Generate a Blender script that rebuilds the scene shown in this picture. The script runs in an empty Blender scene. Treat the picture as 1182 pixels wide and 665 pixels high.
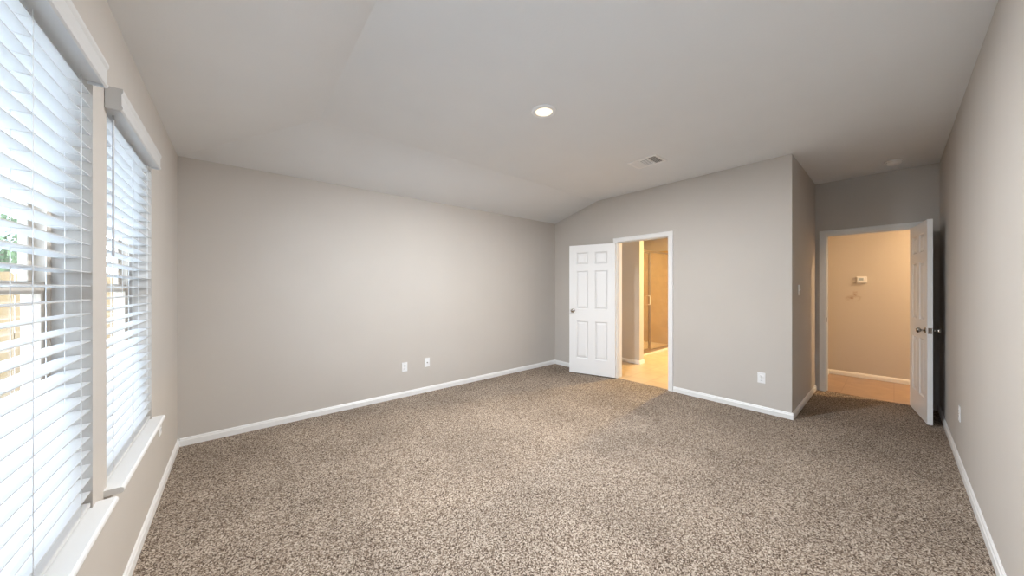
import bpy, bmesh, math, random
from mathutils import Vector, Matrix
random.seed(7)
scene = bpy.context.scene
COL = scene.collection
PI = math.pi

# ---------------------------------------------------------------- camera
cam_data = bpy.data.cameras.new('camera')
cam = bpy.data.objects.new('camera', cam_data)
COL.objects.link(cam)
cam.location = (0, 0, 1.353)
cam.rotation_euler = (PI / 2, 0, math.radians(49.75 - 90))
cam_data.sensor_width = 36
cam_data.lens = 373.3 / 1182 * 36
cam_data.clip_start = 0.02
cam_data.shift_y = 0.5 / 1182
scene.camera = cam

# ---------------------------------------------------------------- sky, exposure
EXPOSURE = 0.18
SKY = 6.6
SUN = 19.0
CAN_W = 102.0
BATH_W = 120.0
HALL_W = 58.0
scene.view_settings.view_transform = 'Standard'
scene.view_settings.look = 'None'
scene.view_settings.gamma = 1
scene.view_settings.use_curve_mapping = False
scene.view_settings.exposure = EXPOSURE
world = bpy.data.worlds.new('sky')
scene.world = world
world.use_nodes = True
wt = world.node_tree
wt.nodes.clear()
w_out = wt.nodes.new('ShaderNodeOutputWorld')
w_bg = wt.nodes.new('ShaderNodeBackground')
w_tc = wt.nodes.new('ShaderNodeTexCoord')
w_sep = wt.nodes.new('ShaderNodeSeparateXYZ')
w_ramp = wt.nodes.new('ShaderNodeValToRGB')
w_ramp.color_ramp.elements[0].position = 0.0
w_ramp.color_ramp.elements[0].color = (0.76, 0.87, 1.0, 1)
w_ramp.color_ramp.elements[1].position = 0.8
w_ramp.color_ramp.elements[1].color = (0.52, 0.70, 1.0, 1)
wt.links.new(w_tc.outputs['Generated'], w_sep.inputs[0])
wt.links.new(w_sep.outputs['Z'], w_ramp.inputs[0])
wt.links.new(w_ramp.outputs[0], w_bg.inputs['Color'])
w_bg.inputs['Strength'].default_value = SKY
wt.links.new(w_bg.outputs[0], w_out.inputs[0])

sun_d = bpy.data.lights.new('sun', 'SUN')
sun_d.energy = SUN
sun_d.angle = math.radians(3)
sun_d.color = (0.84, 0.92, 1.0)
sun = bpy.data.objects.new('sun', sun_d)
COL.objects.link(sun)
sun.location = (-8, -10, 14)
sun.rotation_euler = Vector((-0.10, -0.62, -0.78)).to_track_quat('-Z', 'Y').to_euler()


# ---------------------------------------------------------------- materials
def mat(name, color, rough=0.6, metal=0.0, spec=0.5, noise=0.0, nscale=20.0, bump=0.0, bscale=200.0,
        trans=0.0, alpha=1.0, emit=None, estr=0.0, ior=1.45):
    m = bpy.data.materials.new(name)
    m.use_nodes = True
    nt = m.node_tree
    b = nt.nodes['Principled BSDF']
    b.inputs['Base Color'].default_value = (*color, 1)
    b.inputs['Roughness'].default_value = rough
    b.inputs['Metallic'].default_value = metal
    b.inputs['Specular IOR Level'].default_value = spec
    b.inputs['IOR'].default_value = ior
    tc = nt.nodes.new('ShaderNodeTexCoord')
    if noise > 0:
        n = nt.nodes.new('ShaderNodeTexNoise')
        n.inputs['Scale'].default_value = nscale
        n.inputs['Detail'].default_value = 4
        r = nt.nodes.new('ShaderNodeValToRGB')
        r.color_ramp.elements[0].position = 0.3
        r.color_ramp.elements[1].position = 0.7
        r.color_ramp.elements[0].color = (*[c * (1 - noise) for c in color], 1)
        r.color_ramp.elements[1].color = (*[min(1, c * (1 + noise)) for c in color], 1)
        nt.links.new(tc.outputs['Object'], n.inputs['Vector'])
        nt.links.new(n.outputs['Fac'], r.inputs[0])
        nt.links.new(r.outputs[0], b.inputs['Base Color'])
    if bump > 0:
        n2 = nt.nodes.new('ShaderNodeTexNoise')
        n2.inputs['Scale'].default_value = bscale
        n2.inputs['Detail'].default_value = 2
        bp = nt.nodes.new('ShaderNodeBump')
        bp.inputs['Strength'].default_value = bump
        bp.inputs['Distance'].default_value = 0.002
        nt.links.new(tc.outputs['Object'], n2.inputs['Vector'])
        nt.links.new(n2.outputs['Fac'], bp.inputs['Height'])
        nt.links.new(bp.outputs[0], b.inputs['Normal'])
    if emit:
        b.inputs['Emission Color'].default_value = (*emit, 1)
        b.inputs['Emission Strength'].default_value = estr
    return m


def glass_mat(name, tint=(0.95, 0.97, 0.97), gloss=0.08):
    m = bpy.data.materials.new(name)
    m.use_nodes = True
    nt = m.node_tree
    nt.nodes.clear()
    out = nt.nodes.new('ShaderNodeOutputMaterial')
    mix = nt.nodes.new('ShaderNodeMixShader')
    tr = nt.nodes.new('ShaderNodeBsdfTransparent')
    gl = nt.nodes.new('ShaderNodeBsdfGlossy')
    lw = nt.nodes.new('ShaderNodeLayerWeight')
    ma = nt.nodes.new('ShaderNodeMath')
    ma.operation = 'MULTIPLY'
    ma.inputs[1].default_value = gloss * 5
    lw.inputs['Blend'].default_value = 0.25
    tr.inputs[0].default_value = (*tint, 1)
    gl.inputs['Roughness'].default_value = 0.02
    nt.links.new(lw.outputs['Facing'], ma.inputs[0])
    nt.links.new(ma.outputs[0], mix.inputs[0])
    nt.links.new(tr.outputs[0], mix.inputs[1])
    nt.links.new(gl.outputs[0], mix.inputs[2])
    nt.links.new(mix.outputs[0], out.inputs[0])
    return m


M = {}
PAINT = (0.565, 0.527, 0.485)
M['wall'] = mat('wall_paint', PAINT, 0.75, noise=0.015, nscale=2.0, bump=0.15, bscale=90)
M['ceiling'] = mat('ceiling_paint', (0.78, 0.79, 0.795), 0.85, noise=0.015, nscale=2.0, bump=0.25, bscale=70)
M['trim'] = mat('white_trim_paint', (0.84, 0.84, 0.83), 0.35)
M['door'] = mat('white_door_paint', (0.86, 0.86, 0.86), 0.38, bump=0.05, bscale=150)
M['slat'] = mat('white_blind_slat', (0.655, 0.655, 0.65), 0.4, noise=0.02, nscale=8)
M['cord'] = mat('white_blind_cord', (0.85, 0.85, 0.84), 0.7)
M['wand'] = mat('clear_wand_plastic', (0.62, 0.62, 0.64), 0.15)
M['vinyl'] = mat('almond_window_vinyl', (0.62, 0.54, 0.45), 0.4)
M['plate'] = mat('white_plate_plastic', (0.86, 0.87, 0.88), 0.3)
M['slot'] = mat('dark_slot', (0.06, 0.06, 0.06), 0.6)
M['nickel'] = mat('satin_nickel', (0.42, 0.39, 0.36), 0.22, metal=1.0)
M['bronze'] = mat('brushed_frame_metal', (0.36, 0.30, 0.25), 0.3, metal=1.0)
M['detector'] = mat('detector_plastic', (0.90, 0.88, 0.85), 0.4)
M['vent'] = mat('vent_enamel', (0.88, 0.87, 0.86), 0.45)
M['duct'] = mat('vent_duct', (0.10, 0.10, 0.105), 0.8)
M['lens'] = mat('lamp_lens', (1, 0.95, 0.85), 0.4, emit=(1.0, 0.80, 0.55), estr=1.0)
M['sub'] = mat('slab_concrete', (0.4, 0.38, 0.36), 0.9)
M['glass'] = glass_mat('window_glass')
M['shower_glass'] = glass_mat('shower_glass', (0.93, 0.90, 0.86), 0.12)
M['bounce_ground'] = mat('pale_bounce_ground', (0.55, 0.54, 0.52), 0.9, noise=0.12, nscale=3)  # ground kept pale so it bounces daylight up to the ceiling
M['bark'] = mat('bark', (0.16, 0.11, 0.07), 0.9, noise=0.3, nscale=12)
M['leaf'] = mat('foliage', (0.10, 0.15, 0.06), 0.8, noise=0.4, nscale=6)
M['brick'] = mat('tan_siding', (0.42, 0.35, 0.27), 0.85, noise=0.1, nscale=5)
M['shingle'] = mat('roof_shingle', (0.16, 0.14, 0.12), 0.9, noise=0.3, nscale=30)


def carpet_material():
    m = bpy.data.materials.new('speckled_carpet')
    m.use_nodes = True
    nt = m.node_tree
    b = nt.nodes['Principled BSDF']
    b.inputs['Roughness'].default_value = 1.0
    b.inputs['Specular IOR Level'].default_value = 0.05
    tc = nt.nodes.new('ShaderNodeTexCoord')
    # tuft speckle
    v = nt.nodes.new('ShaderNodeTexVoronoi')
    v.inputs['Scale'].default_value = 200
    v.feature = 'F1'
    sep = nt.nodes.new('ShaderNodeSeparateColor')
    n1 = nt.nodes.new('ShaderNodeTexNoise')
    n1.inputs['Scale'].default_value = 165
    n1.inputs['Detail'].default_value = 3
    n1.inputs['Roughness'].default_value = 0.7
    mixf = nt.nodes.new('ShaderNodeMix')
    mixf.data_type = 'FLOAT'
    mixf.inputs[0].default_value = 0.5
    r = nt.nodes.new('ShaderNodeValToRGB')
    cr = r.color_ramp
    cr.elements[0].position = 0.30
    cr.elements[0].color = (0.095, 0.066, 0.048, 1)
    cr.elements[1].position = 0.70
    cr.elements[1].color = (0.78, 0.665, 0.55, 1)
    for p, c in ((0.40, (0.22, 0.158, 0.115)), (0.49, (0.38, 0.295, 0.228)), (0.585, (0.52, 0.425, 0.34))):
        e = cr.elements.new(p)
        e.color = (*c, 1)
    nt.links.new(tc.outputs['Object'], v.inputs['Vector'])
    nt.links.new(tc.outputs['Object'], n1.inputs['Vector'])
    nt.links.new(v.outputs['Color'], sep.inputs[0])
    nt.links.new(sep.outputs[0], mixf.inputs[2])
    nt.links.new(n1.outputs['Fac'], mixf.inputs[3])
    nt.links.new(mixf.outputs[0], r.inputs[0])
    # large soft pile marks
    n2 = nt.nodes.new('ShaderNodeTexNoise')
    n2.inputs['Scale'].default_value = 1.6
    n2.inputs['Detail'].default_value = 2
    mr = nt.nodes.new('ShaderNodeMapRange')
    mr.inputs['From Min'].default_value = 0.35
    mr.inputs['From Max'].default_value = 0.65
    mr.inputs['To Min'].default_value = 0.62
    mr.inputs['To Max'].default_value = 0.77
    mul = nt.nodes.new('ShaderNodeMix')
    mul.data_type = 'RGBA'
    mul.blend_type = 'MULTIPLY'
    mul.inputs[0].default_value = 1
    nt.links.new(tc.outputs['Object'], n2.inputs['Vector'])
    nt.links.new(n2.outputs['Fac'], mr.inputs[0])
    nt.links.new(r.outputs[0], mul.inputs[6])
    nt.links.new(mr.outputs[0], mul.inputs[7])
    nt.links.new(mul.outputs[2], b.inputs['Base Color'])
    bp = nt.nodes.new('ShaderNodeBump')
    bp.inputs['Strength'].default_value = 0.7
    bp.inputs['Distance'].default_value = 0.004
    nt.links.new(mixf.outputs[0], bp.inputs['Height'])
    nt.links.new(bp.outputs[0], b.inputs['Normal'])
    return m


def tile_material(name, c1, c2, grout, size, rot=0.0, rough=0.35, bump=0.2, plane='XY', mort=0.008):
    m = bpy.data.materials.new(name)
    m.use_nodes = True
    nt = m.node_tree
    b = nt.nodes['Principled BSDF']
    b.inputs['Roughness'].default_value = rough
    tc = nt.nodes.new('ShaderNodeTexCoord')
    mp = nt.nodes.new('ShaderNodeMapping')
    mp.inputs['Rotation'].default_value = (PI / 2 if plane == 'XZ' else 0, PI / 2 if plane == 'YZ' else 0, rot)
    br = nt.nodes.new('ShaderNodeTexBrick')
    br.offset = 0.0 if plane == 'XY' else 0.5
    br.inputs['Color1'].default_value = (*c1, 1)
    br.inputs['Color2'].default_value = (*c2, 1)
    br.inputs['Mortar'].default_value = (*grout, 1)
    br.inputs['Scale'].default_value = 1
    br.inputs['Brick Width'].default_value = size
    br.inputs['Row Height'].default_value = size
    br.inputs['Mortar Size'].default_value = mort
    n = nt.nodes.new('ShaderNodeTexNoise')
    n.inputs['Scale'].default_value = 6
    n.inputs['Detail'].default_value = 5
    mr = nt.nodes.new('ShaderNodeMapRange')
    mr.inputs['To Min'].default_value = 0.75
    mr.inputs['To Max'].default_value = 1.22
    mul = nt.nodes.new('ShaderNodeMix')
    mul.data_type = 'RGBA'
    mul.blend_type = 'MULTIPLY'
    mul.inputs[0].default_value = 1
    nt.links.new(tc.outputs['Object'], mp.inputs[0])
    nt.links.new(mp.outputs[0], br.inputs['Vector'])
    nt.links.new(tc.outputs['Object'], n.inputs['Vector'])
    nt.links.new(n.outputs['Fac'], mr.inputs[0])
    nt.links.new(br.outputs['Color'], mul.inputs[6])
    nt.links.new(mr.outputs[0], mul.inputs[7])
    nt.links.new(mul.outputs[2], b.inputs['Base Color'])
    return m


def scuffed_wall_material():
    """wall paint with a brown scuff below the thermostat"""
    m = mat('hall_wall_paint', PAINT, 0.75, bump=0.15, bscale=90)
    nt = m.node_tree
    b = nt.nodes['Principled BSDF']
    tc = nt.nodes.new('ShaderNodeTexCoord')
    n = nt.nodes.new('ShaderNodeTexNoise')
    n.inputs['Scale'].default_value = 14
    n.inputs['Detail'].default_value = 4
    prev = None
    for (cy_, cz_, ry, rz) in ((0.40, 1.20, 0.11, 0.055), (0.385, 1.28, 0.03, 0.10)):
        mp = nt.nodes.new('ShaderNodeMapping')
        mp.vector_type = 'POINT'
        mp.inputs['Location'].default_value = (0, -cy_ / ry, -cz_ / rz)
        mp.inputs['Scale'].default_value = (0, 1 / ry, 1 / rz)
        ln = nt.nodes.new('ShaderNodeVectorMath')
        ln.operation = 'LENGTH'
        mr = nt.nodes.new('ShaderNodeMapRange')
        mr.inputs['From Min'].default_value = 0.0
        mr.inputs['From Max'].default_value = 1.0
        mr.inputs['To Min'].default_value = 1.0
        mr.inputs['To Max'].default_value = 0.0
        nt.links.new(tc.outputs['Object'], mp.inputs[0])
        nt.links.new(mp.outputs[0], ln.inputs[0])
        nt.links.new(ln.outputs['Value'], mr.inputs[0])
        if prev is None:
            prev = mr.outputs[0]
        else:
            mx = nt.nodes.new('ShaderNodeMath')
            mx.operation = 'MAXIMUM'
            nt.links.new(prev, mx.inputs[0])
            nt.links.new(mr.outputs[0], mx.inputs[1])
            prev = mx.outputs[0]
    nr = nt.nodes.new('ShaderNodeMapRange')
    nr.inputs['From Min'].default_value = 0.42
    nr.inputs['From Max'].default_value = 0.6
    nt.links.new(tc.outputs['Object'], n.inputs['Vector'])
    nt.links.new(n.outputs['Fac'], nr.inputs[0])
    pr = nt.nodes.new('ShaderNodeMath')
    pr.operation = 'MULTIPLY'
    nt.links.new(prev, pr.inputs[0])
    nt.links.new(nr.outputs[0], pr.inputs[1])
    mix = nt.nodes.new('ShaderNodeMix')
    mix.data_type = 'RGBA'
    mix.inputs[6].default_value = (*PAINT, 1)
    mix.inputs[7].default_value = (0.30, 0.18, 0.11, 1)
    nt.links.new(pr.outputs[0], mix.inputs[0])
    nt.links.new(mix.outputs[2], b.inputs['Base Color'])
    return m


def wood_material(name, base, dark, axis_scale=(1.2, 12, 12)):
    m = bpy.data.materials.new(name)
    m.use_nodes = True
    nt = m.node_tree
    b = nt.nodes['Principled BSDF']
    b.inputs['Roughness'].default_value = 0.7
    tc = nt.nodes.new('ShaderNodeTexCoord')
    mp = nt.nodes.new('ShaderNodeMapping')
    mp.inputs['Scale'].default_value = axis_scale
    n = nt.nodes.new('ShaderNodeTexNoise')
    n.inputs['Scale'].default_value = 1.5
    n.inputs['Detail'].default_value = 6
    r = nt.nodes.new('ShaderNodeValToRGB')
    r.color_ramp.elements[0].position = 0.3
    r.color_ramp.elements[0].color = (*dark, 1)
    r.color_ramp.elements[1].position = 0.7
    r.color_ramp.elements[1].color = (*base, 1)
    nt.links.new(tc.outputs['Object'], mp.inputs[0])
    nt.links.new(mp.outputs[0], n.inputs['Vector'])
    nt.links.new(n.outputs['Fac'], r.inputs[0])
    nt.links.new(r.outputs[0], b.inputs['Base Color'])
    return m


M['carpet'] = carpet_material()
M['bath_tile'] = tile_material('tan_floor_tile', (0.62, 0.48, 0.32), (0.57, 0.43, 0.28), (0.50, 0.39, 0.27), 0.33, rot=0.0, rough=0.3)
M['shower_tile'] = tile_material('golden_wall_tile', (0.62, 0.45, 0.25), (0.55, 0.39, 0.20), (0.50, 0.38, 0.24), 0.30, plane='XZ', rough=0.25)
M['shower_tile_side'] = tile_material('golden_side_tile', (0.62, 0.45, 0.25), (0.55, 0.39, 0.20), (0.50, 0.38, 0.24), 0.30, plane='YZ', rough=0.25)
M['hall_floor'] = tile_material('hall_vinyl', (0.40, 0.28, 0.20), (0.36, 0.25, 0.18), (0.32, 0.22, 0.16), 0.45, rough=0.4, mort=0.004)
M['scuffed'] = scuffed_wall_material()
M['fence'] = wood_material('cedar_fence', (0.36, 0.23, 0.10), (0.26, 0.16, 0.07), (12, 12, 1.0))


# ---------------------------------------------------------------- mesh helpers
def tag(o, label=None, cat=None, group=None, kind=None):
    if label:
        o['label'] = label
    if cat:
        o['category'] = cat
    if group:
        o['group'] = group
    if kind:
        o['kind'] = kind
    return o


def empty(name, loc=(0, 0, 0), rz=0.0):
    o = bpy.data.objects.new(name, None)
    o.location = loc
    o.rotation_euler = (0, 0, rz)
    o.empty_display_size = 0.1
    COL.objects.link(o)
    return o


class MB:
    def __init__(self):
        self.bm = bmesh.new()

    def box(self, x0, x1, y0, y1, z0, z1, bevel=0.0, seg=2, mi=0):
        x0, x1 = min(x0, x1), max(x0, x1)
        y0, y1 = min(y0, y1), max(y0, y1)
        z0, z1 = min(z0, z1), max(z0, z1)
        r = bmesh.ops.create_cube(self.bm, size=1)
        vs = r['verts']
        for v in vs:
            v.co = Vector(((x0 + x1) / 2 + v.co.x * (x1 - x0), (y0 + y1) / 2 + v.co.y * (y1 - y0), (z0 + z1) / 2 + v.co.z * (z1 - z0)))
        for f in {f for v in vs for f in v.link_faces}:
            f.material_index = mi
        if bevel > 0:
            es = list({e for v in vs for e in v.link_edges})
            bmesh.ops.bevel(self.bm, geom=es, offset=bevel, segments=seg, profile=0.6, affect='EDGES')
        return self

    def prism(self, pts, axis, a, b, mi=0):
        """extrude a 2-D outline along an axis: 'X' pts=(y,z), 'Y' pts=(x,z), 'Z' pts=(x,y)"""
        def P(u, v, w):
            return {'X': (w, u, v), 'Y': (u, w, v), 'Z': (u, v, w)}[axis]
        va = [self.bm.verts.new(P(u, v, a)) for u, v in pts]
        vb = [self.bm.verts.new(P(u, v, b)) for u, v in pts]
        n = len(pts)
        fs = [self.bm.faces.new(va), self.bm.faces.new(list(reversed(vb)))]
        for i in range(n):
            fs.append(self.bm.faces.new((va[i], vb[i], vb[(i + 1) % n], va[(i + 1) % n])))
        for f in fs:
            f.material_index = mi
        bmesh.ops.recalc_face_normals(self.bm, faces=fs)
        return self

    def lathe(self, prof, origin=(0, 0, 0), axis='Z', seg=32, mi=0):
        """prof: list of (radius, height)"""
        rings = []
        O = Vector(origin)
        for r, h in prof:
            ring = []
            for i in range(seg):
                t = 2 * PI * i / seg
                u, v = r * math.cos(t), r * math.sin(t)
                c = {'Z': (u, v, h), 'X': (h, u, v), 'Y': (u, h, v)}[axis]
                ring.append(self.bm.verts.new(O + Vector(c)))
            rings.append(ring)
        fs = []
        for a, b in zip(rings, rings[1:]):
            for i in range(seg):
                fs.append(self.bm.faces.new((a[i], a[(i + 1) % seg], b[(i + 1) % seg], b[i])))
        if prof[0][0] > 1e-6:
            fs.append(self.bm.faces.new(list(reversed(rings[0]))))
        if prof[-1][0] > 1e-6:
            fs.append(self.bm.faces.new(rings[-1]))
        for f in fs:
            f.smooth = True
            f.material_index = mi
        bmesh.ops.recalc_face_normals(self.bm, faces=fs)
        return self

    def tube(self, pts, r, seg=8):
        pts = [Vector(p) for p in pts]
        rings = []
        for i, p in enumerate(pts):
            d = (pts[min(i + 1, len(pts) - 1)] - pts[max(i - 1, 0)]).normalized()
            up = Vector((0, 0, 1)) if abs(d.z) < 0.9 else Vector((1, 0, 0))
            a = d.cross(up).normalized()
            b = d.cross(a).normalized()
            rings.append([self.bm.verts.new(p + (a * math.cos(2 * PI * k / seg) + b * math.sin(2 * PI * k / seg)) * r) for k in range(seg)])
        fs = []
        for a, b in zip(rings, rings[1:]):
            for k in range(seg):
                fs.append(self.bm.faces.new((a[k], a[(k + 1) % seg], b[(k + 1) % seg], b[k])))
        fs.append(self.bm.faces.new(list(reversed(rings[0]))))
        fs.append(self.bm.faces.new(rings[-1]))
        for f in fs:
            f.smooth = True
        bmesh.ops.recalc_face_normals(self.bm, faces=fs)
        return self

    def poly(self, verts, faces):
        vs = [self.bm.verts.new(v) for v in verts]
        fs = [self.bm.faces.new([vs[i] for i in f]) for f in faces]
        bmesh.ops.recalc_face_normals(self.bm, faces=fs)
        return self

    def build(self, name, mats, parent=None, mw=None):
        me = bpy.data.meshes.new(name)
        bmesh.ops.remove_doubles(self.bm, verts=self.bm.verts, dist=1e-6)
        if mw is not None:
            self.bm.transform(mw)
        self.bm.to_mesh(me)
        self.bm.free()
        for m in (mats if isinstance(mats, (list, tuple)) else [mats]):
            me.materials.append(m)
        o = bpy.data.objects.new(name, me)
        COL.objects.link(o)
        if parent:
            o.parent = parent
        return o


def copy_tree(o, parent=None):
    c = o.copy()
    COL.objects.link(c)
    c.parent = parent
    for ch in [x for x in bpy.data.objects if x.parent == o]:
        copy_tree(ch, c)
    return c


# ---------------------------------------------------------------- room dimensions (metres)
XW = -0.395          # inner face of window wall
YB = 3.95            # inner face of back wall
YR = -0.325          # inner face of right wall
XD = 4.36            # inner face of the bathroom door wall
YN = 0.68            # inner face of the return wall of the alcove
XH = 5.90            # inner face of the hall door wall
HC = 2.743           # flat ceiling
HL = 2.485           # wall plate where the sloped ceiling starts
WT = 0.145           # outer wall thickness
IT = 0.12            # inner wall thickness
FX, FY = 0.51, 3.05  # folds of the ceiling
TOP = 3.0
WIN = [(0.98, 1.84), (2.00, 2.86), (-0.04, 0.82)]
WZ0, WZ1 = 0.575, 2.135
BD0, BD1, BDH = 1.94, 2.69, 2.045      # bathroom door opening
HD0, HD1, HDH = -0.155, 0.575, 2.045   # hall door opening


def struct(o, label, cat):
    return tag(o, label, cat, kind='structure')


# floor
f = MB().box(XW - WT, XD, YR - 0.1, YB + 0.1, -0.12, 0.0).box(XD, XH + 0.03, YR - 0.1, YN, -0.12, 0.0)
f.box(XD, XD + 0.03, BD0 - 0.015, BD1 + 0.015, -0.12, 0.0)
struct(f.build('floor', M['carpet']), 'speckled beige and brown carpet covering the bedroom floor', 'floor')
f = MB().box(XD + 0.03, 7.95, YN + 0.12, 4.30, -0.12, -0.004)
struct(f.build('floor_bathroom', M['bath_tile']), 'tan tiled floor seen through the bathroom doorway', 'floor')
f = MB().box(XH + 0.03, 7.32, -3.0, YN, -0.12, -0.004)
struct(f.build('floor_hall', M['hall_floor']), 'warm brown vinyl floor beyond the bedroom entry door', 'floor')

# window wall: two visible openings and one added out of view for daylight
w = MB()
w.box(XW - WT, XW, YR - 0.12, WIN[2][0], 0, TOP)
w.box(XW - WT, XW, WIN[2][1], WIN[0][0], 0, TOP)
w.box(XW - WT, XW, WIN[0][1], WIN[1][0], 0, TOP)
w.box(XW - WT, XW, WIN[1][1], YB + 0.12, 0, TOP)
for a, b in WIN:
    w.box(XW - WT, XW, a, b, 0, WZ0 - 0.022)
    w.box(XW - WT, XW, a, b, WZ1, TOP)
struct(w.build('wall_left', M['wall']), 'greige painted window wall on the left with two blind-covered windows', 'wall')
w = MB().box(XW, XD, YB, YB + 0.12, 0, TOP)
struct(w.build('wall_back', M['wall']), 'long bare greige wall facing the camera with two small plates', 'wall')
w = MB().box(XW, XH, YR - 0.12, YR, 0, TOP)
struct(w.build('wall_right', M['wall']), 'bare wall along the right edge of the view behind the open entry door', 'wall')
w = MB()
w.box(XD, XD + IT, YN, BD0 - 0.015, 0, TOP).box(XD, XD + IT, BD1 + 0.015, YB + 0.12, 0, TOP)
w.box(XD, XD + IT, BD0 - 0.015, BD1 + 0.015, BDH + 0.015, TOP)
struct(w.build('wall_bathroom_side', M['wall']), 'greige wall holding the open white bathroom door', 'wall')
w = MB().box(XD + IT, XH + IT, YN, YN + 0.12, 0, TOP)
struct(w.build('wall_alcove_side', M['wall']), 'short return wall of the entry alcove with a light switch', 'wall')
w = MB()
w.box(XH, XH + IT, YR - 0.12, HD0 - 0.015, 0, TOP).box(XH, XH + IT, HD1 + 0.015, YN, 0, TOP)
w.box(XH, XH + IT, HD0 - 0.015, HD1 + 0.015, HDH + 0.015, TOP)
struct(w.build('wall_entry_side', M['wall']), 'alcove end wall around the bedroom entry doorway', 'wall')
# hall and bathroom walls
w = MB().box(7.20, 7.32, -3.0, YN, 0, 2.6)
struct(w.build('wall_hall_far', M['scuffed']), 'hallway wall with a thermostat and brown scuff seen through the entry doorway', 'wall')
w = MB().box(XH + IT, 7.32, YN, YN + 0.12, 0, 2.6)
struct(w.build('wall_hall_left', M['wall']), 'hallway side wall just inside the left jamb of the entry doorway', 'wall')
w = MB().box(XH + IT, 7.32, -3.12, -3.0, 0, 2.6).box(XH, XH + IT, -3.12, YR - 0.12, 0, 2.6)
struct(w.build('wall_hall_right', M['wall']), 'hallway walls running on behind the entry door', 'wall')
w = MB().box(5.46, 5.60, 2.93, 4.18, 0, 2.6)
struct(w.build('wall_bathroom_partition', M['wall']), 'free wall end inside the bathroom, left of the shower', 'wall')
w = MB().box(7.83, 7.95, YN + 0.12, 4.30, 0, 2.6)
struct(w.build('wall_bathroom_far', M['wall']), 'bathroom wall at the far end of the shower', 'wall')
w = MB().box(XD + IT, 7.83, 4.18, 4.30, 0, 2.6)
struct(w.build('wall_bathroom_back', M['wall']), 'bathroom wall behind the shower', 'wall')

# ceiling: flat tray with two slopes
c = MB()
V = [(XW, YR, HL), (XW, YB, HL), (XD, YB, HL + 0.03), (XD, FY, HC), (FX, FY, HC), (FX, YR, HC), (XD, YR, HC),
     (XW, YR, TOP), (XW, YB, TOP), (XD, YB, TOP), (XD, YR, TOP)]
c.poly(V, [(0, 1, 4, 5), (1, 2, 3), (1, 3, 4), (5, 4, 3, 6), (7, 10, 9, 8), (0, 7, 8, 1), (1, 8, 9, 2), (2, 9, 10, 6, 3), (0, 5, 6, 10, 7)])
c.box(XD, XH, YR, YN, HC, TOP)
struct(c.build('ceiling', M['ceiling']), 'pale painted ceiling with a flat centre and two sloped sides', 'ceiling')
c = MB().box(XH + IT, 7.32, -3.12, YN + 0.12, 2.6, 2.7)
struct(c.build('ceiling_hall', M['ceiling']), 'hallway ceiling beyond the entry door', 'ceiling')
c = MB().box(XD + IT, 7.95, YN + 0.12, 4.30, 2.6, 2.7)
struct(c.build('ceiling_bathroom', M['ceiling']), 'bathroom ceiling above the shower', 'ceiling')

# baseboards: stepped profile
BH, BT = 0.068, 0.013


def baseboard(name, p0, p1, nrm, label):
    """p0,p1: points on the wall face; nrm: inward normal"""
    mb = MB()
    d = Vector((p1[0] - p0[0], p1[1] - p0[1], 0))
    L = d.length
    prof = [(0, 0), (BT, 0), (BT, BH * 0.68), (BT * 0.72, BH * 0.76), (BT * 0.62, BH * 0.92), (BT * 0.3, BH), (0, BH)]
    mb.prism(prof, 'X', 0, L)
    ang = math.atan2(d.y, d.x)
    left = Vector((-d.y, d.x, 0)).normalized()
    if left.dot(Vector((*nrm, 0))) < 0:
        mb.bm.transform(Matrix.Translation((L, 0, 0)) @ Matrix.Rotation(PI, 4, 'Z'))
    mw = Matrix.Translation((p0[0], p0[1], 0)) @ Matrix.Rotation(ang, 4, 'Z')
    o = mb.build(name, M['trim'], mw=mw)
    return struct(o, label, 'baseboard')


baseboard('baseboard_left', (XW, YR), (XW, YB), (1, 0), 'white baseboard under the two windows')
baseboard('baseboard_back', (XW + BT, YB), (XD - BT, YB), (0, -1), 'white baseboard along the long back wall')
baseboard('baseboard_right', (XW + BT, YR), (XH - BT, YR), (0, 1), 'white baseboard along the right-hand wall')
baseboard('baseboard_bathroom_side', (XD, YB - 0.0), (XD, 2.762), (-1, 0), 'white baseboard behind the open bathroom door')
baseboard('baseboard_bathroom_side_near', (XD, 1.868), (XD, YN - BT), (-1, 0), 'white baseboard right of the bathroom doorway')
baseboard('baseboard_alcove', (XD, YN), (XH - BT, YN), (0, -1), 'white baseboard of the alcove return wall')
baseboard('baseboard_hall', (7.20, YN), (7.20, -3.0), (-1, 0), 'white baseboard of the hallway far wall')
baseboard('baseboard_hall_left', (XH + IT, YN), (7.187, YN), (0, -1), 'white baseboard of the hallway left wall')
baseboard('baseboard_partition', (5.46, 4.18), (5.46, 2.93), (-1, 0), 'baseboard of the bathroom partition')
baseboard('baseboard_partition_end', (5.447, 2.93), (5.613, 2.93), (0, -1), 'baseboard at the end of the bathroom partition')


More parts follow.
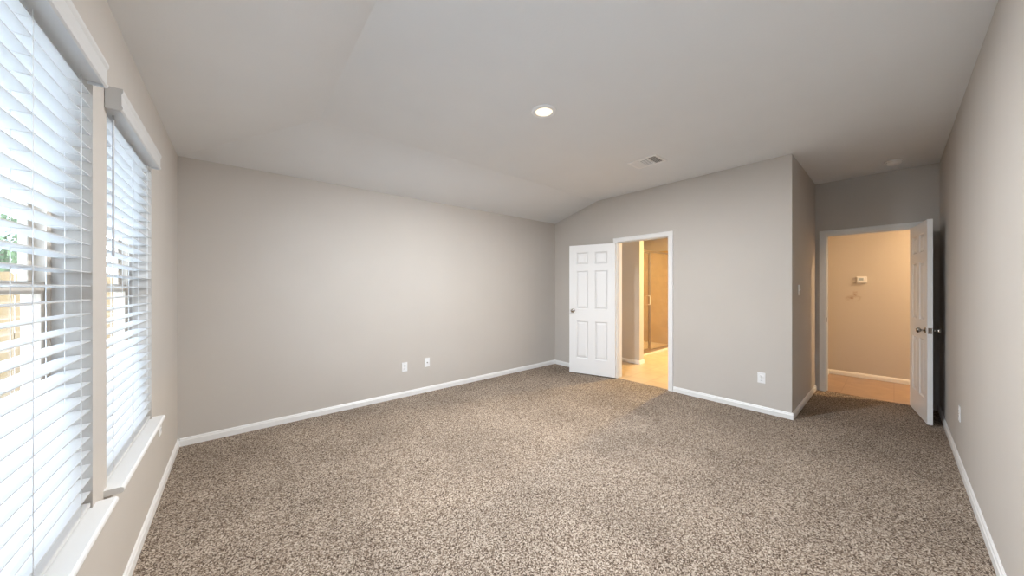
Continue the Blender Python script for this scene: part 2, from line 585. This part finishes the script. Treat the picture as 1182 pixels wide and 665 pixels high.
# ---------------------------------------------------------------- door casings (trim)
def casing(name, xf, y0, y1, h, depth, label):
    """casing, jamb lining and stop around an opening in a wall whose room face is x=xf"""
    root = empty(name, (xf, (y0 + y1) / 2, 0))
    struct(root, label, 'door frame')
    ox, oy = xf, (y0 + y1) / 2
    hw = (y1 - y0) / 2
    cw, ct = 0.062, 0.016
    j = MB()   # jamb lining
    j.box(-0.002, depth + 0.002, -hw - 0.014, -hw, 0, h)
    j.box(-0.002, depth + 0.002, hw, hw + 0.014, 0, h)
    j.box(-0.002, depth + 0.002, -hw - 0.014, hw + 0.014, h, h + 0.014)
    for s in (-1, 1):   # stop
        j.box(0.040, 0.052, s * hw, s * (hw - 0.010), 0, h)
    j.box(0.040, 0.052, -hw, hw, h - 0.010, h)
    j.build('jamb', M['trim'], root)
    for side in (0, 1):
        x0 = 0 if side == 0 else depth
        sg = -1 if side == 0 else 1
        cmb = MB()
        r = 0.004
        prof = [(0, 0), (ct * 0.55, 0), (ct * 0.75, cw * 0.18), (ct * 0.8, cw * 0.6), (ct, cw * 0.75), (ct, cw * 0.95), (ct * 0.7, cw), (0, cw)]
        # legs
        for s in (-1, 1):
            pts = [(x0 + sg * u, s * (hw + r + v)) for u, v in prof]
            cmb.prism(pts, 'Z', 0, h + r)
        pts = [(x0 + sg * u, h + r + v) for u, v in prof]
        cmb.prism(pts, 'Y', -hw - r - cw, hw + r + cw)
        cmb.build('casing', M['trim'], root)
    return root


trim1 = casing('trim_1', XD, BD0, BD1, BDH, IT, 'white casing around the bathroom doorway')
trim2 = casing('trim_2', XH, HD0, HD1, HDH, IT, 'white casing around the bedroom entry doorway')
# strike plates
s = MB().box(0.010, 0.038, -(BD1 - BD0) / 2, -(BD1 - BD0) / 2 + 0.0025, 0.91, 0.97, 0.0008, 1)
s.build('strike_plate', M['nickel'], trim1)
s = MB().box(0.010, 0.038, (HD1 - HD0) / 2 - 0.0025, (HD1 - HD0) / 2, 0.91, 0.97, 0.0008, 1)
s.build('strike_plate', M['nickel'], trim2)
# metal and wood thresholds
struct(MB().prism([(XD + 0.02, -0.004), (XD + 0.025, 0.004), (XD + 0.045, 0.004), (XD + 0.05, -0.004)], 'Y', BD0 - 0.0, BD1).build('trim_3', M['bath_tile']),
       'thin tan edge strip in the bathroom doorway', 'threshold')
struct(MB().prism([(XH + 0.02, -0.004), (XH + 0.025, 0.004), (XH + 0.045, 0.004), (XH + 0.05, -0.004)], 'Y', HD0, HD1).build('trim_4', M['hall_floor']),
       'thin brown edge strip in the entry doorway', 'threshold')


# ---------------------------------------------------------------- six panel doors
def door_leaf(width, height, thick=0.035):
    """leaf along +X from hinge at x=0, thickness along Y centred"""
    mb = MB()
    t = thick / 2
    rec = 0.0085
    st = 0.115
    mid = 0.105
    cols = [(st, width / 2 - mid / 2), (width / 2 + mid / 2, width - st)]
    rows = [(0.235, 0.825), (1.015, 1.615), (1.715, height - 0.115)]
    mb.box(0.002, width - 0.002, -t + rec, t - rec, 0.002, height - 0.002)
    mb.box(0, st, -t, t, 0, height)
    mb.box(width - st, width, -t, t, 0, height)
    mb.box(cols[0][1], cols[1][0], -t, t, 0, height)
    zs = [0] + [z for r in rows for z in r] + [height]
    for i in range(0, len(zs), 2):
        for c0, c1 in cols:
            mb.box(c0, c1, -t, t, zs[i], zs[i + 1])
    for c0, c1 in cols:
        for z0, z1 in rows:
            for s in (-1, 1):
                # sloped moulding ring
                def ring(o, y):
                    return [(c0 + o, y, z0 + o), (c1 - o, y, z0 + o), (c1 - o, y, z1 - o), (c0 + o, y, z1 - o)]
                levels = [ring(0, s * t), ring(0.012, s * (t - rec)), ring(0.020, s * (t - rec)), ring(0.045, s * (t - 0.0015))]
                verts = [p for l in levels for p in l]
                faces = []
                for k in range(len(levels) - 1):
                    for i in range(4):
                        faces.append((k * 4 + i, k * 4 + (i + 1) % 4, (k + 1) * 4 + (i + 1) % 4, (k + 1) * 4 + i))
                n = (len(levels) - 1) * 4
                faces.append((n, n + 1, n + 2, n + 3))
                vs = [mb.bm.verts.new(v) for v in verts]
                for fc in faces:
                    ff = mb.bm.faces.new([vs[i] for i in fc])
                    ff.normal_update()
                    c = ff.calc_center_median()
                    if ff.normal.y * s < 0:
                        ff.normal_flip()
    return mb


def knob_profile():
    return [(0.0, 0.062), (0.012, 0.0615), (0.020, 0.058), (0.0255, 0.050), (0.026, 0.044), (0.0225, 0.036), (0.013, 0.029),
            (0.0095, 0.024), (0.0095, 0.012), (0.014, 0.009), (0.027, 0.006), (0.031, 0.003), (0.031, 0.0)]


def make_door(name, hinge, ang, width, label, knob_z=0.93):
    root = empty(name, hinge, ang)
    struct(root, label, 'door')
    H = 2.02
    leaf = door_leaf(width, H)
    leaf.build('door_leaf', M['door'], root, mw=Matrix.Translation((0, 0, 0.014)))
    kx = width - 0.062
    for s in (-1, 1):
        k = MB().lathe([(r, s * (h + 0.0175)) for r, h in knob_profile()], (kx, 0, knob_z), 'Y', 28)
        k.build('door_knob', M['nickel'], root)
    MB().box(width - 0.0005, width + 0.0015, -0.0125, 0.0125, knob_z - 0.029, knob_z + 0.029, 0.0006, 1) \
        .box(width, width + 0.009, -0.006, 0.006, knob_z - 0.011, knob_z + 0.011, 0.002, 1).build('latch', M['nickel'], root)
    return root, H


# bathroom door: hinged on the left jamb, swung back almost to the wall
BW = 0.72
bath_hinge = (XD - 0.036, BD1 + 0.012, 0)
ang_b = math.radians(90 + 19.5)
door1, H1 = make_door('door_1', bath_hinge, ang_b, BW, 'white six-panel bathroom door swung open against the wall', 1.0)
for hz in (0.22, 1.05, 1.82):
    MB().lathe([(0.0, -0.048), (0.004, -0.047), (0.0062, -0.043), (0.0062, 0.043), (0.004, 0.047), (0, 0.048)], (-0.010, -0.010, hz), 'Z', 12) \
        .box(-0.010, 0.004, -0.0115, -0.0085, hz - 0.044, hz + 0.044).build('hinge', M['trim'], door1)
# entry door: hinged on the right jamb, standing open beside the right wall
HWID = 0.715
hall_hinge = (XH - 0.018, HD0 + 0.020, 0)
ang_h = math.radians(180 + 7.5)
door2, H2 = make_door('door_2', hall_hinge, ang_h, HWID, 'white six-panel bedroom entry door standing open beside the right wall', 0.935)
for hz in (0.22, 1.05, 1.82):
    MB().lathe([(0.0, -0.048), (0.004, -0.047), (0.0062, -0.043), (0.0062, 0.043), (0.004, 0.047), (0, 0.048)], (-0.008, 0.012, hz), 'Z', 12) \
        .box(-0.008, 0.004, 0.0105, 0.0135, hz - 0.044, hz + 0.044).build('hinge', M['nickel'], door2)


# ---------------------------------------------------------------- windows
def make_window(name, y0, y1, label):
    root = empty(name, (XW, y0, WZ0))
    struct(root, label, 'window')
    W = y1 - y0
    H = WZ1 - WZ0
    xo0, xo1 = -WT + 0.004, -0.086      # vinyl frame depth range (local x)
    fr = MB()
    fw = 0.024
    fr.box(xo0, xo1, 0.001, fw, 0, H - 0.001, 0.003, 1).box(xo0, xo1, W - fw, W - 0.001, 0, H - 0.001, 0.003, 1)
    fr.box(xo0, xo1, fw, W - fw, 0, fw, 0.003, 1).box(xo0, xo1, fw, W - fw, H - fw, H - 0.001, 0.003, 1)
    # inner track beads
    for yy in (fw, W - fw):
        sgn = 1 if yy < W / 2 else -1
        fr.box(xo1 - 0.005, xo1 - 0.001, yy, yy + sgn * 0.010, fw, H - fw)
    fr.build('window_frame', M['vinyl'], root)
    mz = 0.765
    # upper sash (outer), lower sash (inner)
    for nm, xa, xb, za, zb in (('upper_sash', xo0 + 0.004, xo0 + 0.024, mz - 0.005, H - fw), ('lower_sash', xo0 + 0.027, xo0 + 0.049, fw, mz + 0.035)):
        s = MB()
        sw = 0.030
        s.box(xa, xb, fw + 0.001, fw + sw, za, zb, 0.002, 1).box(xa, xb, W - fw - sw, W - fw - 0.001, za, zb, 0.002, 1)
        s.box(xa, xb, fw + sw, W - fw - sw, za, za + 0.04, 0.002, 1).box(xa, xb, fw + sw, W - fw - sw, zb - 0.04, zb, 0.002, 1)
        so = s.build(nm, M['vinyl'], root)
        xm = (xa + xb) / 2
        MB().box(xm - 0.002, xm + 0.002, fw + sw - 0.004, W - fw - sw + 0.004, za + 0.036, zb - 0.036).build('pane', M['glass'], so)
        if nm == 'lower_sash':
            MB().box(xb - 0.018, xb + 0.004, W / 2 - 0.03, W / 2 + 0.03, zb, zb + 0.012, 0.003, 2).build('sash_lock', M['plate'], so)
    # stool with horns: deep board inside the opening, nose in front of the wall
    zt, th = 0.018, 0.022
    st = MB().box(xo1, 0.0, 0.001, W - 0.001, -0.022, 0.0)
    e = 0.042
    nose = 0.053
    nz = [(0.0, -0.024), (nose - 0.008, -0.024), (nose - 0.002, -0.020), (nose, -0.012), (nose - 0.002, -0.004), (nose - 0.008, 0.0), (0.0, 0.0)]
    st.prism(nz, 'Y', -e, W + e)
    st.build('window_sill', M['trim'], root)
    ap = MB().prism([(0.0, -0.024), (0.016, -0.024), (0.016, -0.050), (0.010, -0.062), (0.0, -0.066)], 'Y', -e + 0.012, W + e - 0.012)
    ap.build('apron', M['wall'], root)
    return root


make_window('window_1', *WIN[0], 'nearer window at the left edge of the view, behind its blind')
make_window('window_2', *WIN[1], 'farther window on the left wall, closer to the back corner')
make_window('added_window', *WIN[2], 'bare window added beside the camera, out of view, to let in more daylight')  # unseen window without a blind, added for the daylight it brings

# ---------------------------------------------------------------- faux wood blinds
SL_D, SL_P = 0.066, 0.0485


def make_blind():
    W = WIN[0][1] - WIN[0][0]
    H = WZ1 - WZ0
    root = empty('window_blind', (XW, WIN[0][0], WZ0))
    # headrail and valance
    hr = MB().box(-0.070, 0.0385, 0.004, W - 0.066, H - 0.074, H - 0.012, 0.002, 1)
    hr.build('headrail', M['slat'], root)
    vz0, vz1 = H - 0.082, H + 0.004
    vp = [(0.0405, vz0), (0.046, vz0 + 0.004), (0.0475, vz0 + 0.012), (0.044, vz0 + 0.020), (0.044, vz1 - 0.022), (0.0485, vz1 - 0.012), (0.0485, vz1 - 0.002), (0.0465, vz1), (0.0405, vz1)]
    y0, y1 = -0.032, W - 0.055
    v = MB().prism(vp, 'Y', y0, y1)
    v.box(0.0015, 0.0415, y0, y0 + 0.007, vz0, vz1, 0.001, 1)
    v.box(0.0015, 0.0415, y1 - 0.007, y1, vz0, vz1, 0.001, 1)
    v.build('valance', M['slat'], root)
    # slats: thin, faintly crowned boards
    xc = -0.0365
    n = 40
    ztop = H - 0.096
    ys0, ys1 = 0.005, W - 0.003
    holes = [0.10, W / 2, W - 0.10]
    tilt = math.radians(2.5)
    s = MB()
    for i in range(n):
        z = ztop - i * SL_P
        if z < 0.045:
            break
        top, bot = [], []
        K = 6
        for k in range(K + 1):
            u = -SL_D / 2 + SL_D * k / K
            crown = 0.0022 * (1 - (2 * u / SL_D) ** 2)
            top.append((xc + u * math.cos(tilt), z + u * math.sin(tilt) + crown + 0.0015))
            bot.append((xc + u * math.cos(tilt), z + u * math.sin(tilt) + crown - 0.0015))
        dy = random.uniform(-0.0015, 0.0015)
        s.prism(top + bot[::-1], 'Y', ys0 + dy, ys1 + dy)
        zlast = z
    s.build('slats', M['slat'], root)
    br = MB().box(xc - SL_D / 2, xc + SL_D / 2, ys0, ys1, 0.006, 0.022, 0.004, 2)
    br.build('bottom_rail', M['slat'], root)
    for hy in holes:
        c = MB()
        for sx in (-SL_D / 2 - 0.0015, SL_D / 2 + 0.0015):
            c.tube([(xc + sx, hy, 0.016), (xc + sx, hy, H - 0.07)], 0.0011, 6)
        c.tube([(xc, hy + 0.006, 0.016), (xc, hy + 0.006, H - 0.07)], 0.0008, 6)
        z = ztop
        while z > 0.045:
            c.tube([(xc - SL_D / 2 - 0.001, hy, z - 0.003), (xc + SL_D / 2 + 0.001, hy, z - 0.003 + 0.001)], 0.0008, 4)
            z -= SL_P
        c.build('ladder_cord', M['cord'], root)
    # tilt wand with hook
    wy = 0.068
    wd = MB().lathe([(0.0, -0.58), (0.0040, -0.578), (0.0046, -0.56), (0.0036, -0.52), (0.0036, -0.02), (0.002, 0.0), (0.0, 0.0)], (0.004, wy, H - 0.07), 'Z', 8)
    wd.tube([(0.004, wy, H - 0.072), (0.002, wy, H - 0.060), (-0.016, wy, H - 0.050), (-0.030, wy, H - 0.044)], 0.0018, 6)
    wd.build('tilt_wand', M['wand'], root)
    return root


blind = make_blind()
tag(blind, 'white slatted blind filling the nearer window, cut off by the left edge of the view', 'blind')
blind2 = copy_tree(blind)
blind2.location.y = WIN[1][0]
tag(blind2, 'white slatted blind with a hanging tilt wand, in the farther window by the back corner', 'blind')


# ---------------------------------------------------------------- wall plates
def place(o, loc, rz):
    o.location = loc
    o.rotation_euler = (0, 0, rz)
    return o


def make_outlet():
    """front faces local -Y"""
    r = empty('wall_outlet')
    MB().box(-0.035, 0.035, -0.006, 0, -0.0575, 0.0575, 0.003, 2).build('cover_plate', M['plate'], r)
    for z in (-0.0205, 0.0205):
        o = MB().lathe([(0.0, -0.0075), (0.0155, -0.0075), (0.0165, -0.0065), (0.0165, -0.004)], (0, 0, z), 'Y', 24).build('socket', M['plate'], r)
        sl = MB()
        for sx in (-0.0062, 0.0062):
            sl.box(sx - 0.0011, sx + 0.0011, -0.0079, -0.006, z - 0.001, z + 0.008)
        sl.lathe([(0.0, -0.0079), (0.0026, -0.0079), (0.0026, -0.006)], (0, 0, z - 0.0075), 'Y', 12)
        sl.build('slots', M['slot'], o)
    MB().lathe([(0.0, -0.0072), (0.003, -0.0070), (0.0034, -0.0058)], (0, 0, 0), 'Y', 12).build('screw', M['nickel'], r)
    return r


out1 = place(make_outlet(), (1.586, YB, 0.372), 0)
tag(out1, 'white duplex outlet on the back wall, the left and lower of two plates there', 'outlet', 'white duplex wall outlets')
for loc, rz, lab in (((XD, 0.935, 0.378), -PI / 2, 'white duplex outlet on the wall between the bathroom doorway and the alcove corner'),
                     ((4.19, YR, 0.40), PI, 'white duplex outlet low on the right wall in front of the open entry door'),
                     ((XW, 3.12, 0.445), PI / 2, 'white duplex outlet under the far end of the farther window sill')):
    o = copy_tree(out1)
    place(o, loc, rz)
    tag(o, lab)

cp = place(empty('cable_plate'), (1.887, YB, 0.385), 0)
tag(cp, 'white cable jack plate on the back wall, right of the outlet', 'wall plate')
MB().box(-0.035, 0.035, -0.006, 0, -0.0575, 0.0575, 0.003, 2).build('cover_plate', M['plate'], cp)
MB().lathe([(0.0, -0.016), (0.0045, -0.016), (0.0048, -0.008), (0.0075, -0.0075), (0.0075, -0.0055)], (0, 0, 0), 'Y', 12).build('cable_jack', M['nickel'], cp)

sw = place(empty('light_switch'), (4.725, YN, 1.335), 0)
tag(sw, 'white light switch on the alcove return wall', 'light switch')
MB().box(-0.035, 0.035, -0.006, 0, -0.0575, 0.0575, 0.003, 2).build('cover_plate', M['plate'], sw)
MB().prism([(-0.006, -0.012), (-0.017, 0.006), (-0.016, 0.010), (-0.005, 0.012)], 'X', -0.005, 0.005).build('toggle', M['plate'], sw)

th = place(empty('thermostat'), (7.20, 0.315, 1.485), -PI / 2)
tag(th, 'small white thermostat on the hallway wall seen through the entry doorway', 'thermostat')
MB().box(-0.052, 0.052, -0.030, 0, -0.046, 0.046, 0.005, 2).build('thermostat_case', M['plate'], th)
MB().box(-0.034, 0.018, -0.0308, -0.029, -0.012, 0.026, 0.001, 1).build('display', mat('lcd_display', (0.40, 0.46, 0.46), 0.2), th)
tb = MB()
for i in range(3):
    tb.box(0.028, 0.042, -0.032, -0.029, 0.014 - i * 0.020, 0.024 - i * 0.020, 0.001, 1)
tb.build('buttons', M['plate'], th)

# ---------------------------------------------------------------- ceiling fittings
LX, LY = 1.83, 1.775
dl = empty('ceiling_downlight', (LX, LY, HC))
tag(dl, 'round white recessed ceiling light, switched on, in the middle of the flat ceiling', 'ceiling light')
MB().lathe([(0.066, -0.004), (0.070, -0.011), (0.088, -0.009), (0.097, -0.003), (0.097, 0.0), (0.066, 0.0)], (0, 0, 0), 'Z', 48).build('trim_ring', M['plate'], dl)


def lamp_lens(parent, r, name='lens'):
    return MB().lathe([(0.0, -0.013), (r * 0.5, -0.012), (r * 0.85, -0.009), (r, -0.004), (r, -0.0005)], (0, 0, 0), 'Z', 40).build(name, M['lens'], parent)


lamp_lens(dl, 0.066)


def lamp_light(name, loc, watt, color, size=0.12, spread=PI, parent=None):
    d = bpy.data.lights.new(name, 'AREA')
    d.shape = 'DISK'
    d.size = size
    d.energy = watt
    d.color = color
    d.spread = spread
    o = bpy.data.objects.new(name, d)
    COL.objects.link(o)
    o.location = loc
    if parent:
        o.parent = parent
    return o


lamp_light('downlight_bulb', (0, 0, -0.016), CAN_W, (0.95, 0.975, 1.0), parent=dl)

bl = empty('ceiling_downlight', (6.5, 2.1, 2.6))
tag(bl, 'ceiling light inside the bathroom', 'ceiling light')
MB().lathe([(0.080, -0.004), (0.084, -0.012), (0.12, -0.009), (0.125, 0.0), (0.08, 0.0)], (0, 0, 0), 'Z', 40).build('trim_ring', M['plate'], bl)
lamp_lens(bl, 0.080)
lamp_light('bathroom_bulb', (0, 0, -0.016), BATH_W, (1.0, 0.67, 0.25), 0.15, parent=bl)
hl = empty('ceiling_downlight', (6.55, -1.15, 2.6))
tag(hl, 'ceiling light inside the hallway', 'ceiling light')
MB().lathe([(0.080, -0.004), (0.084, -0.012), (0.12, -0.009), (0.125, 0.0), (0.08, 0.0)], (0, 0, 0), 'Z', 40).build('trim_ring', M['plate'], hl)
lamp_lens(hl, 0.080)
lamp_light('hall_bulb', (0, 0, -0.016), HALL_W, (1.0, 0.67, 0.36), 0.15, parent=hl)

# supply register: three banks of louvres
vt = empty('ceiling_vent', (3.42, 1.752, HC))
tag(vt, 'white rectangular air vent on the ceiling near the bathroom wall', 'air vent')
VX, VY = 0.125, 0.163
fm = MB()
b0 = 0.026
for (xa, xb, ya, yb) in ((-VX, -VX + b0, -VY, VY), (VX - b0, VX, -VY, VY), (-VX + b0, VX - b0, -VY, -VY + b0), (-VX + b0, VX - b0, VY - b0, VY)):
    fm.box(xa, xb, ya, yb, -0.008, 0.0, 0.002, 1)
for yy in (-0.048, 0.048):
    fm.box(-VX + b0, VX - b0, yy - 0.005, yy + 0.005, -0.008, 0.0)
fm.build('vent_frame', M['vent'], vt)
MB().box(-VX + b0, VX - b0, -VY + b0, VY - b0, -0.0015, -0.0003).build('duct_opening', M['duct'], vt)
for k, (ya, yb, sgn) in enumerate(((-VY + b0, -0.053, 1), (-0.043, 0.043, 0), (0.053, VY - b0, -1))):
    lv = MB()
    if sgn == 0:
        nn = 6
        for i in range(nn):
            xx = -VX + b0 + (i + 0.5) * (2 * (VX - b0) / nn)
            lv.prism([(xx + 0.0045, -0.0078), (xx + 0.0035, -0.0083), (xx - 0.0045, -0.002), (xx - 0.0035, -0.0016)], 'Y', ya, yb)
    else:
        nn = 5
        for i in range(nn):
            yy = ya + (i + 0.5) * (yb - ya) / nn
            lv.prism([(yy - sgn * 0.007, -0.0080), (yy - sgn * 0.006, -0.0085), (yy + sgn * 0.006, -0.002), (yy + sgn * 0.005, -0.0016)], 'X', -VX + b0, VX - b0)
    lv.build('louvres', M['vent'], vt)

sd = empty('smoke_detector', (5.46, 0.0, HC))
tag(sd, 'round white smoke detector on the alcove ceiling above the entry door', 'smoke detector')
MB().lathe([(0.0, -0.012), (0.070, -0.012), (0.072, -0.010), (0.072, 0.0)], (0, 0, 0), 'Z', 40).build('mounting_base', M['detector'], sd)
MB().lathe([(0.0, -0.044), (0.036, -0.043), (0.048, -0.038), (0.056, -0.026), (0.060, -0.012)], (0, 0, 0), 'Z', 40).build('detector_cover', M['detector'], sd)
MB().lathe([(0.0, -0.0465), (0.009, -0.046), (0.010, -0.043)], (0.012, 0.0, 0), 'Z', 16).build('test_button', M['detector'], sd)

# ---------------------------------------------------------------- shower in the bathroom
SY = 3.28
SX0, SX1 = 5.62, 7.815
ts = MB().box(SX0, SX1, 4.165, 4.18, 0, 2.25)
struct(ts.build('wall_shower_back', M['shower_tile']), 'golden tiled wall at the back of the shower', 'wall')
ts = MB().box(7.815, 7.83, SY - 0.02, 4.165, 0, 2.25)
struct(ts.build('wall_shower_side', M['shower_tile_side']), 'golden tiled wall at the end of the shower', 'wall')
ts = MB().box(5.60, 5.615, SY + 0.02, 4.165, 0, 2.25)
struct(ts.build('wall_shower_near', M['shower_tile_side']), 'golden tiled wall on the partition side of the shower', 'wall')
sh = empty('shower_enclosure', (SX0, SY, 0))
tag(sh, 'framed clear glass shower enclosure seen through the bathroom doorway', 'shower')
LW = SX1 - SX0
MB().box(0, LW, -0.045, 0.045, -0.004, 0.030, 0.006, 2).build('curb', mat('shower_pan', (0.72, 0.66, 0.55), 0.35), sh)
MB().box(0, LW, 0.045, 4.16 - SY, -0.004, 0.025).build('shower_pan', bpy.data.materials['shower_pan'], sh)
fr = MB()
fr.box(0, LW, -0.018, 0.018, 0.030, 0.080, 0.002, 1).box(0, LW, -0.018, 0.018, 2.105, 2.14, 0.002, 1)
fr.box(0, 0.028, -0.016, 0.016, 0.080, 2.105).box(LW - 0.028, LW, -0.016, 0.016, 0.080, 2.105)
fr.build('shower_frame', M['bronze'], sh)
dx0, dx1 = 0.30, 0.90
MB().box(0.028, dx0 - 0.012, -0.003, 0.003, 0.080, 2.105).build('fixed_glass', M['shower_glass'], sh)
MB().box(dx1 + 0.012, LW - 0.028, -0.003, 0.003, 0.080, 2.105).build('fixed_glass', M['shower_glass'], sh)
pm = MB().box(dx1 - 0.012, dx1 + 0.022, -0.016, 0.016, 0.080, 2.105, 0.002, 1).box(dx0 - 0.026, dx0 - 0.002, -0.016, 0.016, 0.080, 2.105, 0.002, 1)
pm.build('upright', M['bronze'], sh)
sdr = MB()
sdr.box(dx0, dx0 + 0.022, -0.012, 0.012, 0.09, 2.095, 0.002, 1).box(dx1 - 0.040, dx1 - 0.015, -0.012, 0.012, 0.09, 2.095, 0.002, 1)
sdr.box(dx0 + 0.022, dx1 - 0.040, -0.012, 0.012, 0.09, 0.115, 0.002, 1).box(dx0 + 0.022, dx1 - 0.040, -0.012, 0.012, 2.07, 2.095, 0.002, 1)
sdo = sdr.build('shower_door', M['bronze'], sh)
MB().box(dx0 + 0.020, dx1 - 0.038, -0.003, 0.003, 0.11, 2.075).build('pane', M['shower_glass'], sdo)
hd = MB().tube([(dx1 - 0.075, -0.010, 1.02), (dx1 - 0.075, -0.045, 1.02), (dx1 - 0.075, -0.050, 1.05), (dx1 - 0.075, -0.050, 1.17), (dx1 - 0.075, -0.045, 1.20), (dx1 - 0.075, -0.010, 1.20)], 0.007, 10)
hd.build('handle', M['plate'], sdo)

# ---------------------------------------------------------------- outside, seen between the slats
g = MB().box(-40, XW - WT - 0.001, -40, 60, -0.45, -0.25)
struct(g.build('ground', M['bounce_ground']), 'bare ground outside the windows, made pale to bounce daylight indoors', 'ground')


def fence(x0, y0, x1, y1, label):
    d = Vector((x1 - x0, y1 - y0, 0))
    L = d.length
    ang = math.atan2(d.y, d.x)
    root = empty('wooden_fence', (x0, y0, -0.25), ang)
    tag(root, label, 'fence', 'board fences around the yard')
    b = MB()
    n = int(L / 0.145)
    for i in range(n):
        x = i * 0.145
        h = 1.83 + random.uniform(-0.006, 0.006)
        b.prism([(x + 0.003, 0.0), (x + 0.140, 0.0), (x + 0.140, h - 0.03), (x + 0.115, h), (x + 0.028, h), (x + 0.003, h - 0.03)], 'Y', 0.0, 0.017)
    b.build('boards', M['fence'], root)
    for z in (0.3, 0.95, 1.55):
        MB().box(0, L, 0.017, 0.055, z - 0.045, z + 0.045).build('rail', M['fence'], root)
    for i in range(int(L / 2.4) + 1):
        MB().box(i * 2.4, i * 2.4 + 0.09, 0.0555, 0.145, 0, 1.75).build('post', M['fence'], root)
    return root


fence(-8.0, 7.8, -0.7, 7.8, 'tan board fence crossing the yard, seen low through the nearer blind')
fence(-8.0, -6.0, -8.0, 7.7, 'tan board fence along the back of the yard beyond the lawn')


def tree(x, y, h, r, label):
    root = empty('tree', (x, y, -0.25))
    tag(root, label, 'tree', 'trees beyond the fence')
    MB().tube([(0, 0, 0), (0.05, 0.02, h * 0.3), (0.0, 0.1, h * 0.6)], 0.16, 10).build('trunk', M['bark'], root)
    mb = MB()
    rr = random.Random(int(x * 13 + y))
    for i in range(700):
        t, u = rr.uniform(0, 2 * PI), rr.uniform(-1, 1)
        q = math.sqrt(1 - u * u)
        k = rr.uniform(0.45, 1.0) * (1 + 0.2 * math.sin(3 * t) * q)
        p = Vector((math.cos(t) * q * r * k, math.sin(t) * q * r * k, h * 0.68 + u * r * 0.85 * k))
        a = Vector((rr.uniform(-1, 1), rr.uniform(-1, 1), rr.uniform(-1, 1))).normalized()
        b = a.orthogonal().normalized()
        s_ = rr.uniform(0.10, 0.22)
        vs = [mb.bm.verts.new(p + a * s_), mb.bm.verts.new(p + b * s_ * 0.6), mb.bm.verts.new(p - a * s_), mb.bm.verts.new(p - b * s_ * 0.6)]
        mb.bm.faces.new(vs)
    mb.build('crown', M['leaf'], root)


tree(-7.5, 24.0, 5.2, 1.9, 'round leafy tree far beyond the fence, seen between the slats')
